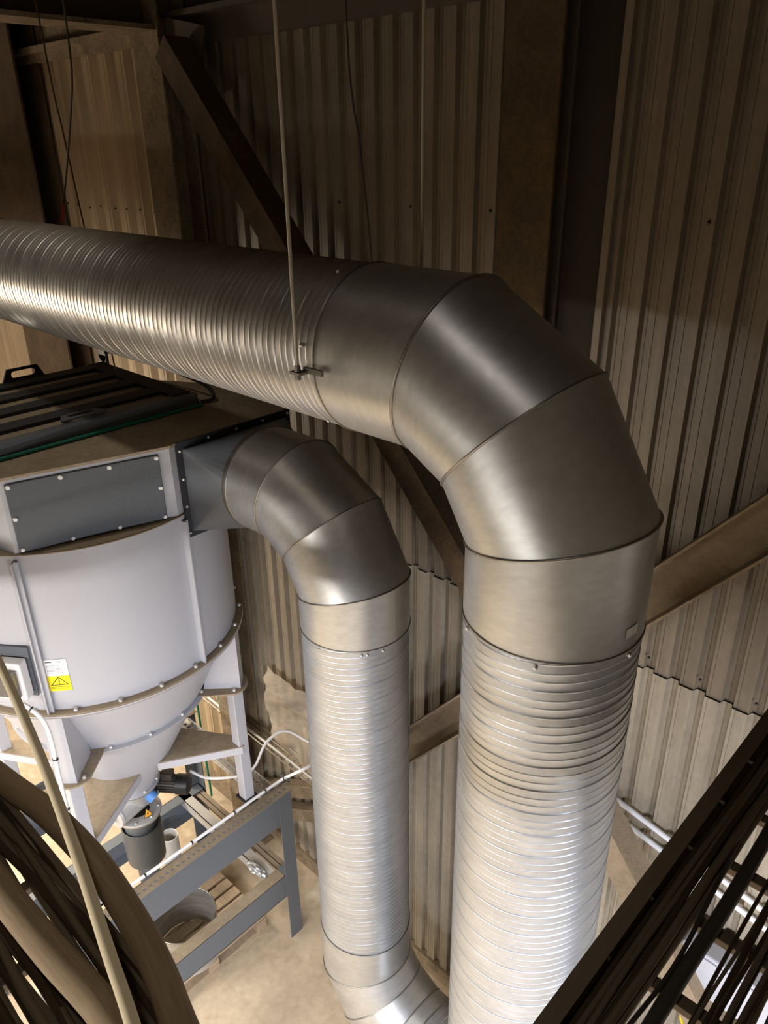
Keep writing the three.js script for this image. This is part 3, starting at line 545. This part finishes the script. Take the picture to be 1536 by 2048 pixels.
// hopper label sheet, control box
{
  const cv = document.createElement('canvas'); cv.width = 128; cv.height = 256; const x = cv.getContext('2d');
  x.fillStyle = '#f1f0ee'; x.fillRect(0, 0, 128, 128); x.fillStyle = '#f2dc14'; x.fillRect(0, 132, 128, 124); x.fillStyle = '#c9c8cc'; x.fillRect(0, 128, 128, 4);
  x.fillStyle = '#555'; x.font = 'bold 20px sans-serif'; x.fillText('CE', 74, 26); x.fillRect(8, 14, 36, 9); x.fillStyle = '#8a8a8a'; for (let k = 0; k < 6; k++) x.fillRect(8, 44 + k * 12, 78 + (k * 37) % 34, 4);
  x.strokeStyle = '#2a2408'; x.lineWidth = 5; x.beginPath(); x.moveTo(64, 142); x.lineTo(112, 206); x.lineTo(16, 206); x.closePath(); x.stroke(); x.fillStyle = '#2a2408'; x.fillRect(61, 160, 6, 26); x.fillRect(61, 191, 6, 7);
  x.fillStyle = '#8d7d12'; for (let k = 0; k < 2; k++) x.fillRect(14, 220 + k * 12, 98, 4);
  const ct = new THREE.CanvasTexture(cv); ct.colorSpace = THREE.SRGBColorSpace;
  const n = 8, P = [], U = [], I = [], a0 = -43.5, a1 = -36.0, y0 = -2.86 + 0.13, y1 = -2.86 + 0.34;
  for (let k = 0; k <= n; k++) for (const [y, vv] of [[y0, 0], [y1, 1]]) { const q = hp(a0 + (a1 - a0) * k / n, HR + 0.003, y); P.push(q.x, q.y, q.z); U.push(k / n, vv); }
  for (let k = 0; k < n; k++) I.push(2 * k, 2 * k + 2, 2 * k + 1, 2 * k + 1, 2 * k + 2, 2 * k + 3);
  const g = new THREE.BufferGeometry(); g.setAttribute('position', new THREE.Float32BufferAttribute(P, 3)); g.setAttribute('uv', new THREE.Float32BufferAttribute(U, 2)); g.setIndex(I); g.computeVertexNormals();
  part('safety_label', g, std({ map: ct, roughness: 0.5, side: THREE.DoubleSide }), hopper, 'white rating label above a yellow warning label');

  const n1 = hp(-55, 1, 0).sub(hp(-55, 0, 0)).normalize(), tgt = new THREE.Vector3(n1.z, 0, -n1.x).negate();
  const bx = thing('control_box', 'grey control box with clear cover on the left side of the hopper drum', 'control box', hp(-55, HR + 0.08, -2.85));
  const B = new THREE.Matrix4().makeBasis(tgt, Y, tgt.clone().cross(Y)); const c = hp(-55, HR + 0.085, -2.60);
  const pl = (g2) => { g2.applyMatrix4(B); g2.translate(c.x, c.y, c.z); return g2; };
  const z = tgt.clone().cross(Y).dot(n1) > 0 ? 1 : -1;
  part('back_plate', pl(box(0.25, 0.32, 0.012, new THREE.Vector3(0, 0.02, -0.075 * z))), M.anthFlat, bx);
  part('case', pl(box(0.22, 0.24, 0.07, new THREE.Vector3(0, 0, -0.03 * z), 0.012)), M.white, bx);
  part('circuit_board', pl(box(0.17, 0.17, 0.02, new THREE.Vector3(0, 0, 0.02 * z))), M.motor, bx);
  part('red_lamp', pl(cyl(new THREE.Vector3(0.06, 0.05, 0.02 * z), new THREE.Vector3(0.06, 0.05, 0.045 * z), 0.012, 0.012, 10)), M.red, bx, 'small red indicator');
  part('clear_cover', pl(box(0.195, 0.215, 0.06, new THREE.Vector3(0, 0, 0.04 * z), 0.015)), M.clear, bx, 'clear plastic cover');
  for (const yy of [-0.08, 0.08]) part('hinge', pl(box(0.025, 0.04, 0.03, new THREE.Vector3(0.113, yy * 0.8, 0.0), 0.004)), M.white, bx);
}
// ------------------------------------------------------------------ steel frame below the hopper
{
  const f0 = thing('support_frame', 'blue-grey steel support frame with wide slotted beams carrying the hopper', 'frame', V(-4.4, -6.2, -1.9));
  const zn = -2.72, zf = -0.75, xn = -3.7, xf = -5.1;
  const slots = (x, parent) => { const s = new THREE.Shape(); s.moveTo(0, 0); s.lineTo(zf - zn, 0); s.lineTo(zf - zn, 0.1); s.lineTo(0, 0.1); s.closePath();
    for (let k = 0; k < 44; k++) { const q = 0.05 + k * 0.043; if (q + 0.026 > zf - zn) break; const h = new THREE.Path(); h.moveTo(q, 0.05); h.lineTo(q, 0.068); h.lineTo(q + 0.026, 0.068); h.lineTo(q + 0.026, 0.05); h.closePath(); s.holes.push(h); }
    const g = new THREE.ExtrudeGeometry(s, { depth: 0.006, bevelEnabled: false }); g.rotateX(-Math.PI / 2); g.rotateY(-Math.PI / 2); const o = V(x, -4.466, zn); g.translate(o.x, o.y, o.z); return g; };
  const nb = part('main_beam', [span(V(xn - 0.006, -4.86, zn), V(xn, -4.46, zf)), span(V(xn - 0.09, -4.866, zn), V(xn, -4.86, zf))], M.frame, f0); void nb;
  part('slotted_lip', slots(xn - 0.002, f0), M.frameTop, f0, 'dusty slotted upper lip');
  const fb = part('main_beam', [span(V(xf, -4.86, zn), V(xf + 0.006, -4.46, zf)), span(V(xf, -4.866, zn), V(xf + 0.1, -4.86, zf))], M.frame, f0); void fb;
  part('slotted_lip', slots(xf + 0.1, f0), M.frameTop, f0);
  for (const [x, y0] of [[xn, -5.675], [xf, -5.68]]) {
    const s = x === xn ? -1 : 1;
    part('lower_rail', [span(V(x, y0, zn), V(x + s * 0.006, -5.43, zf)), span(V(x, -5.436, zn), V(x + s * 0.1, -5.43, zf)), span(V(x, y0, zn), V(x + s * 0.1, y0 + 0.006, zf))], M.frame, f0);
  }
  part('rail_dust', span(V(xn - 0.1, -5.43, zn + 0.1), V(xn, -5.427, zf)), M.frameTop, f0, 'dust on the near lower rail');
  for (const [x, z] of [[xn, zn], [xf, zn], [xn, zf], [xf, zf]]) {
    const s = x === xn ? -1 : 1, zs = z === zn ? 1 : -1;
    part('leg', [span(V(x + s * -0.004, -6.2, z - 0.03 * zs), V(x + s * 0.1, -4.46, z - 0.022 * zs)), span(V(x - s * 0.006, -6.2, z - 0.03 * zs), V(x, -4.46, z + 0.09 * zs))], M.frame, f0);
  }
  // galvanised cross members
  part('lower_cross_member', [span(V(xf, -5.53, -2.52), V(xn - 0.01, -5.43, -2.514)), span(V(xf, -5.436, -2.6), V(xn - 0.01, -5.43, -2.514))], M.strut, f0, 'galvanised lower cross member');
  part('lower_cross_member', [span(V(xf, -5.55, -2.68), V(xn - 0.01, -5.45, -2.674)), span(V(xf, -5.456, -2.72), V(xn - 0.01, -5.45, -2.64))], M.frameTop, f0);
  const per = (z, y, w) => { const s = new THREE.Shape(); s.moveTo(0, 0); s.lineTo(xn - xf, 0); s.lineTo(xn - xf, w); s.lineTo(0, w); s.closePath();
    for (let k = 0; k < 26; k++) { const q = 0.06 + k * 0.05; if (q > xn - xf - 0.06) break; const h = new THREE.Path(); h.moveTo(q, w * 0.35); h.lineTo(q, w * 0.65); h.lineTo(q + 0.03, w * 0.65); h.lineTo(q + 0.03, w * 0.35); h.closePath(); s.holes.push(h); }
    return new THREE.ExtrudeGeometry(s, { depth: 0.004, bevelEnabled: false }); };
  let g = per(0, 0, 0.05); let o = V(xf, -4.53, -2.5); g.translate(o.x, o.y, o.z); const sl1 = g;
  g = per(0, 0, 0.05); g.rotateX(-Math.PI / 2); o = V(xf, -4.484, -2.5); g.translate(o.x, o.y, o.z); const sl2 = g;
  part('slotted_strut', [sl1, sl2], M.strut, f0, 'galvanised slotted strut');
  g = per(0, 0, 0.09); g.rotateX(-Math.PI / 2); o = V(xf, -4.55, -2.56); g.translate(o.x, o.y, o.z); const sl3 = g;
  g = per(0, 0, 0.05); o = V(xf, -4.55, -2.65); g.translate(o.x, o.y, o.z);
  part('slotted_strut', [sl3, g], M.strut, f0, 'galvanised slotted strut');
  // white cable on the near beam and conduit down the front leg
  const tied = (label, pts, r, ties, base) => {
    const t = thing('white_cable', label, 'cable', base); const cv = new THREE.CatmullRomCurve3(pts, false, 'catmullrom', 0.5);
    part('sheath', new THREE.TubeGeometry(cv, 100, r, 8), M.white, t);
    for (const u of ties) { const p = cv.getPointAt(u), d = cv.getTangentAt(u); part('cable_tie', [cyl(p.clone().addScaledVector(d, -0.004), p.clone().addScaledVector(d, 0.004), r + 0.004, r + 0.004, 12), bar(p.clone().add(new THREE.Vector3(0, 0.0, 0.0)), p.clone().add(new THREE.Vector3(r * 2, r * 1.5, 0)), 0.005, 0.004, Z)], M.black, t); }
  };
  tied('white cable clipped along the top of the near blue-grey beam', [V(-3.75, -4.44, -1.26), V(-3.735, -4.448, -1.35), V(-3.725, -4.448, -1.6), V(-3.725, -4.448, -2.1), V(-3.725, -4.448, -2.62), V(-3.68, -4.41, -2.72), V(-3.6, -4.35, -2.82), V(-3.62, -4.4, -2.98), V(-3.75, -4.6, -3.06)], 0.012, [0.12, 0.3, 0.48, 0.62, 0.71], V(-3.73, -4.46, -1.9));
  tied('white cable running down the front hopper leg from the control box', [V(-3.77, -2.74, -1.06), V(-3.72, -2.78, -1.09), V(-3.69, -2.86, -1.12), V(-3.685, -3.0, -1.13), V(-3.685, -3.29, -1.122), V(-3.685, -3.6, -1.12), V(-3.695, -3.93, -1.125), V(-3.71, -4.25, -1.14), V(-3.735, -4.4, -1.17), V(-3.75, -4.44, -1.24)], 0.013, [0.03, 0.24, 0.45, 0.6, 0.85], V(-3.7, -4.45, -1.13));
  single('white_cable', tube([V(-4.3, -4.42, -2.25), V(-4.2, -4.5, -2.35), V(-4.0, -4.46, -2.52), V(-3.95, -4.4, -2.62), V(-3.95, -4.25, -2.75), V(-3.9, -4.2, -2.9), V(-3.8, -4.35, -3.05)], 0.011, 60, 8), M.white, 'white cable looping from the gear motor to the wall tray behind the back leg', 'cable');
}
// wire tray along the wall behind the frame
{
  const t = thing('wire_tray', 'wire cable tray sloping past the back leg towards the shorter duct', 'cable tray', V(-4.4, -4.9, -3.05));
  const rods = [];
  for (const [dy, dz] of [[0, 0], [0, 0.05], [0, 0.1], [0.04, 0.12], [0.04, -0.02]]) rods.push(cyl(V(-6.2, -4.74 + dy, -3.16 + dz), V(-3.0, -4.86 + dy, -3.16 + dz), 0.005, 0.005, 6));
  part('long_wire', rods, M.wire, t);
  const cr = []; for (let k = 0; k < 40; k++) { const x = -6.2 + k * 0.08, y = -4.74 - 0.0375 * (k * 0.08); cr.push(cyl(V(x, y, -3.18), V(x, y, -3.04), 0.004, 0.004, 5)); }
  part('cross_wire', cr, M.wire, t);
  single('white_cable', tube([V(-6.2, -4.72, -3.1), V(-5, -4.77, -3.09), V(-4.2, -4.8, -3.1), V(-3.4, -4.83, -3.09), V(-3.0, -4.84, -3.1)], 0.012, 40, 8), M.white, 'white cable lying in the wire tray behind the hopper frame', 'cable');
}
// clear plastic film hanging on the wall
{
  const nx = 18, ny = 22, P = [], U = [], I = [];
  for (let j = 0; j <= ny; j++) for (let i = 0; i <= nx; i++) { const u = i / nx, v = j / ny; P.push(-4.42 + u * 1.15, -3.98 - v * 0.95 - 0.05 * u + EYE + (j === 0 ? rr(-0.012, 0.012) : 0), -3.15 + 0.09 * (fbm(u, v, 9, 9, 3, 5) - 0.5) + 0.03 * Math.sin(u * 9 + v * 4)); U.push(u, v); }
  for (let j = 0; j < ny; j++) for (let i = 0; i < nx; i++) { const k = j * (nx + 1) + i; I.push(k, k + nx + 1, k + 1, k + 1, k + nx + 1, k + nx + 2); }
  const g = new THREE.BufferGeometry(); g.setAttribute('position', new THREE.Float32BufferAttribute(P, 3)); g.setAttribute('uv', new THREE.Float32BufferAttribute(U, 2)); g.setIndex(I); g.computeVertexNormals();
  single('plastic_film', g, M.film, 'crumpled shiny plastic film hung on the wall left of the shorter duct', 'plastic film');
}
// pallet, duct ring, small pipes on the floor
{
  const p = thing('wooden_pallet', 'dusty wooden pallet on the floor under the steel frame', 'pallet', V(-4.35, -6.2, -2.0));
  const x0 = -4.75, x1 = -3.93, z0 = -2.55, z1 = -1.45;
  for (let k = 0; k < 7; k++) { const x = x0 + 0.06 + k * 0.117; part('deck_board', span(V(x - 0.045, -6.08, z0), V(x + 0.045, -6.06, z1), 0.003), M.wood, p); }
  for (const z of [z0 + 0.05, (z0 + z1) / 2, z1 - 0.05]) { part('stringer_board', span(V(x0, -6.1, z - 0.05), V(x1, -6.08, z + 0.05), 0.003), M.wood, p); for (const x of [x0 + 0.06, (x0 + x1) / 2, x1 - 0.06]) part('block', span(V(x - 0.06, -6.18, z - 0.05), V(x + 0.06, -6.1, z + 0.05), 0.004), M.wood, p); }
  for (const x of [x0 + 0.06, (x0 + x1) / 2, x1 - 0.06]) part('bottom_board', span(V(x - 0.05, -6.2, z0), V(x + 0.05, -6.18, z1), 0.003), M.wood, p);
  const r = thing('duct_ring', 'short open galvanised duct ring standing on the pallet', 'duct', V(-4.17, -6.06, -1.93));
  const gm = M.galvSmooth.clone(); gm.side = THREE.DoubleSide;
  const pr = []; for (let k = 0; k <= 24; k++) { const y = -6.058 + k * 0.017; pr.push([0.255 + (k % 6 === 0 ? 0.005 : 0), y]); }
  part('ring_wall', lathe(pr, V(-4.17, 0, -1.93), 72), gm, r);
  part('rolled_rim', new THREE.TorusGeometry(0.256, 0.006, 8, 72).rotateX(Math.PI / 2).translate(-4.17, -6.058 + 0.408 + EYE, -1.93), M.seam, r);
  const pipe = (x, y0, y1, z, rad, mat, name, label) => { const t = thing(name, label, 'pipe', V(x, y0, z)); part('pipe_wall', lathe([[rad - 0.008, y0], [rad, y0], [rad, y1], [rad - 0.008, y1], [rad - 0.008, y0]], V(x, 0, z), 36), mat, t); part('rim', new THREE.TorusGeometry(rad - 0.003, 0.005, 6, 36).rotateX(Math.PI / 2).translate(x, y1 + EYE, z), mat, t); };
  pipe(-4.84, -6.2, -5.52, -2.24, 0.075, M.strut, 'pipe_offcut', 'bright metal pipe offcut standing behind the plastic sleeve');
  pipe(-4.93, -6.2, -5.75, -2.04, 0.09, M.plast, 'pipe_offcut', 'dark grey pipe offcut standing below the plastic sleeve');
  const bl = thing('foil_bundle', 'silver tape bundle on the galvanised cross member', 'bundle', V(-3.9, -5.45, -2.5));
  const tg = new THREE.IcosahedronGeometry(1, 3), a = tg.attributes.position; for (let i = 0; i < a.count; i++) { const s = 0.75 + 0.5 * hash(Math.round(a.getX(i) * 50), Math.round(a.getY(i) * 50 + a.getZ(i) * 90), 3); a.setXYZ(i, a.getX(i) * 0.1 * s, a.getY(i) * 0.035 * s, a.getZ(i) * 0.04 * s); }
  tg.computeVertexNormals(); const bp = V(-3.92, -5.42, -2.5); tg.translate(bp.x, bp.y, bp.z); part('foil', tg, M.galv, bl);
}
// hoses, valve and cable coil behind the hopper
{
  single('green_hose', tube([V(-5.5, -2.8, -3.05), V(-5.5, -3.8, -3.04), V(-5.48, -4.6, -3.05), V(-5.47, -6.1, -3.06)], 0.012, 40, 8), M.green, 'green hose hanging on the pale wall left of the back leg, nearer the cone', 'hose');
  const v = thing('drain_valve', 'pipe with brass valve, red lever and green hose beside the back leg', 'valve', V(-5.05, -6.1, -3.05));
  part('pipe', cyl(V(-5.08, -2.8, -3.05), V(-5.08, -4.05, -3.05), 0.02, 0.02, 12), M.darkSteel, v);
  part('valve_body', [cyl(V(-5.08, -4.05, -3.05), V(-5.08, -4.2, -3.05), 0.03, 0.03, 12), cyl(V(-5.08, -4.12, -3.05), V(-5.0, -4.12, -3.02), 0.015, 0.015, 8)], M.alu, v);
  part('red_lever', bar(V(-5.12, -4.12, -3.0), V(-5.18, -4.0, -2.98), 0.012, 0.025, Y), M.red, v, 'red lever');
  part('hose', tube([V(-5.08, -4.2, -3.05), V(-5.04, -4.6, -3.04), V(-4.95, -5.3, -3.02), V(-4.9, -6.1, -3.02)], 0.014, 40, 8), M.green, v);
  const coil = []; for (let k = 0; k < 90; k++) { const a = k / 90 * TAU * 6; coil.push(V(-5.0 + Math.cos(a) * (0.06 + 0.01 * Math.sin(k)), -4.75 + Math.sin(a) * 0.17, -2.4 + 0.06 * Math.sin(a * 0.37))); }
  single('cable_coil', tube(coil, 0.01, 300, 6), M.cableB, 'dark coil of cable hanging on the strut right of the gear motor', 'cable coil');
  const st = thing('pallet_stack', 'stack of pale wooden pallets far left behind the hopper legs', 'pallets', V(-8.0, -6.2, -0.6));
  for (let k = 0; k < 6; k++) { const y = -6.2 + k * 0.15; for (let i = 0; i < 5; i++) part('deck_board', span(V(-8.5, y + 0.12, -1.1 + i * 0.22), V(-7.5, y + 0.14, -0.95 + i * 0.22)), M.wood, st); for (const x of [-8.45, -8.0, -7.55]) part('bearer', span(V(x - 0.05, y, -1.1), V(x + 0.05, y + 0.12, -0.05)), M.wood, st); }
}
// conduits and junction box low on the right wall
{
  single('wall_conduit', cyl(V(-1.6, -3.26, -3.19), V(0.9, -3.78, -3.19), 0.016, 0.016, 10), M.white, 'upper white conduit on the bright wall right of the tall duct', 'conduit');
  single('wall_conduit', cyl(V(-1.6, -3.38, -3.19), V(0.9, -3.86, -3.19), 0.016, 0.016, 10), M.white, 'lower white conduit on the bright wall right of the tall duct', 'conduit');
  const j = thing('junction_box', 'pale grey wall box seen through the ladder tray, with a yellow-green wire', 'box', V(-0.45, -4.05, -3.1));
  part('case', span(V(-0.75, -4.1, -3.2), V(-0.25, -3.8, -3.0), 0.015), M.grey, j);
  part('cover', span(V(-0.73, -4.08, -3.0), V(-0.27, -3.82, -2.99), 0.004), M.grey, j);
  part('earth_wire', tube([V(-0.62, -4.1, -3.0), V(-0.6, -4.2, -2.96), V(-0.66, -4.3, -2.97), V(-0.64, -4.42, -3.0)], 0.009, 20, 6), M.yellow, j, 'yellow-green wire');
}
// ------------------------------------------------------------------ near cable ladder at the lower right (runs towards the wall)
const K = 1.5, LY = -1.25 * K;
{
  const t = thing('cable_ladder', 'dark dusty cable ladder at the lower right, loaded with cables', 'cable tray', V(-0.3, LY - 0.06, -1.4));
  for (const x of [-0.5, -0.02]) part('side_rail', [span(V(x - 0.02, LY - 0.06, -3.15), V(x + 0.0, LY + 0.05, 0.3)), span(V(x, LY + 0.045, -3.15), V(x + 0.025, LY + 0.0495, 0.3)), span(V(x, LY - 0.06, -3.15), V(x + 0.025, LY - 0.055, 0.3))], M.cable, t);
  for (let k = -4; k < 9; k++) { const z = -1.223 * K + 0.24 * k; if (z < 0.3) part('rung', span(V(-0.5, LY - 0.06, z - 0.018), V(-0.02, LY - 0.035, z + 0.018), 0.003), M.cable, t); }
  const run = (x, y, r, mat, wob, label, group, zs = -3.1) => { const pts = []; const ph = rr(0, 6), ph2 = rr(0, 6); for (let k = 0; k <= 12; k++) { const z = zs + (0.3 - zs) * k / 12; pts.push(V(x + wob * Math.sin(k * 0.9 + ph) + wob * 0.5 * Math.sin(k * 2.1 + ph2), LY - 0.028 + y + Math.abs(wob) * 0.3 * Math.sin(k * 1.3 + ph2), z)); } single('power_cable', tube(pts, r, 70, 8), mat, label, 'cable', group); };
  const gl = 'brown dusty cable among the bundle lying along the left rail of the cable ladder';
  for (let k = 0; k < 11; k++) run(-0.466 + (k % 6) * 0.0165, (k < 6 ? 0 : 0.02), rr(0.008, 0.013), k % 3 ? M.cable : M.cableDust, 0.006, gl, 'cables along the left rail of the ladder');
  run(-0.333, 0.012, 0.02, M.cableB, 0.004, 'thick black cable in the middle of the cable ladder', null);
  run(-0.38, 0.012, 0.006, M.cableB, 0.016, 'thin black cable wandering beside the thick black cable', null);
  const g2 = 'thin brown cable in the loose bundle at the right of the cable ladder';
  for (let k = 0; k < 10; k++) run(-0.27 + k * 0.0125, (k % 3) * 0.01, rr(0.004, 0.008), k % 2 ? M.cable : M.cableDust, 0.007, g2, 'thin cables at the right of the ladder');
  run(-0.105, 0.04, 0.035, M.cable, 0.012, 'thick brown hose at the lower right corner on the ladder', null);
}
// ------------------------------------------------------------------ near cable run at the lower left (runs along the wall)
{
  const t = thing('cable_ladder', 'dark cable ladder under the thick hoses at the lower left', 'cable tray', V(-2, LY - 0.1, -0.3));
  for (const z of [-0.5, -0.02]) part('side_rail', [span(V(-4.5, LY - 0.13, z), V(-0.62, LY - 0.02, z + 0.02)), span(V(-4.5, LY - 0.13, z + 0.02), V(-0.62, LY - 0.125, z + 0.04))], M.cable, t);
  for (let k = 0; k < 16; k++) part('rung', span(V(-4.3 + k * 0.24, LY - 0.12, -0.5), V(-4.264 + k * 0.24, LY - 0.095, -0.02), 0.003), M.cable, t);
  const P = (x, z, y = 0, s = K) => V(x * s, -1.25 * s + y, z * s);
  const H1 = [[-4.2, -0.4], [-2.8, -0.45], [-2.263, -0.511], [-2.014, -0.548], [-1.754, -0.56], [-1.576, -0.549], [-1.413, -0.53], [-1.278, -0.505], [-1.145, -0.47], [-0.85, -0.4]];
  const H2 = [[-4.2, -0.3], [-2.4, -0.32], [-1.834, -0.334], [-1.706, -0.338], [-1.526, -0.347], [-1.378, -0.36], [-1.263, -0.362], [-0.9, -0.34]];
  const HP = (l, y0) => l.map(([x, z]) => V(x, LY + y0, z));
  single('thick_hose', tube(HP(H1, 0), 0.041, 90, 20), M.hose, 'upper thick brown dusty hose arching across the lower left', 'hose');
  single('thick_hose', tube(HP(H2, 0), 0.043, 90, 20), M.hose, 'lower thick brown dusty hose in the bottom left corner', 'hose');
  single('tan_hose', tube([P(-2.6, -0.63, 0.05, 1.36), P(-1.924, -0.512, 0, 1.36), P(-1.532, -0.436, 0, 1.36), P(-1.202, -0.361, 0, 1.36), P(-0.961, -0.299, 0, 1.36), P(-0.818, -0.263, 0, 1.36), P(-0.6, -0.2, 0, 1.36)], 0.016, 80, 12), M.tan, 'slim tan hose lying across the thick hoses at the lower left', 'hose');
  const lab = 'dark brown cable in the dense bundle between the thick hoses at the lower left';
  for (let k = 0; k < 44; k++) {
    if (k % 22 === 4 || k % 22 === 11 || k === 17 || k === 38) continue;      // the slits one sees the floor through
    const z = -0.465 + (k % 22) * 0.0262, lay = k < 22 ? -0.012 : 0.012, ph = rr(0, 6), pts = [];
    for (let j = 0; j <= 12; j++) { const x = -4.3 + j * 0.31; pts.push(V(x, LY - 0.08 + lay + 0.006 * Math.sin(j + ph), z + 0.016 * Math.sin(j * 0.8 + ph) + 0.008 * Math.sin(j * 1.9 + ph * 2))); }
    single('power_cable', tube(pts, rr(0.0105, 0.0155), 60, 8), k % 4 ? M.cable : M.cableDust, lab, 'cable', 'cables between the thick hoses');
  }
}
renderer.render(scene, camera);
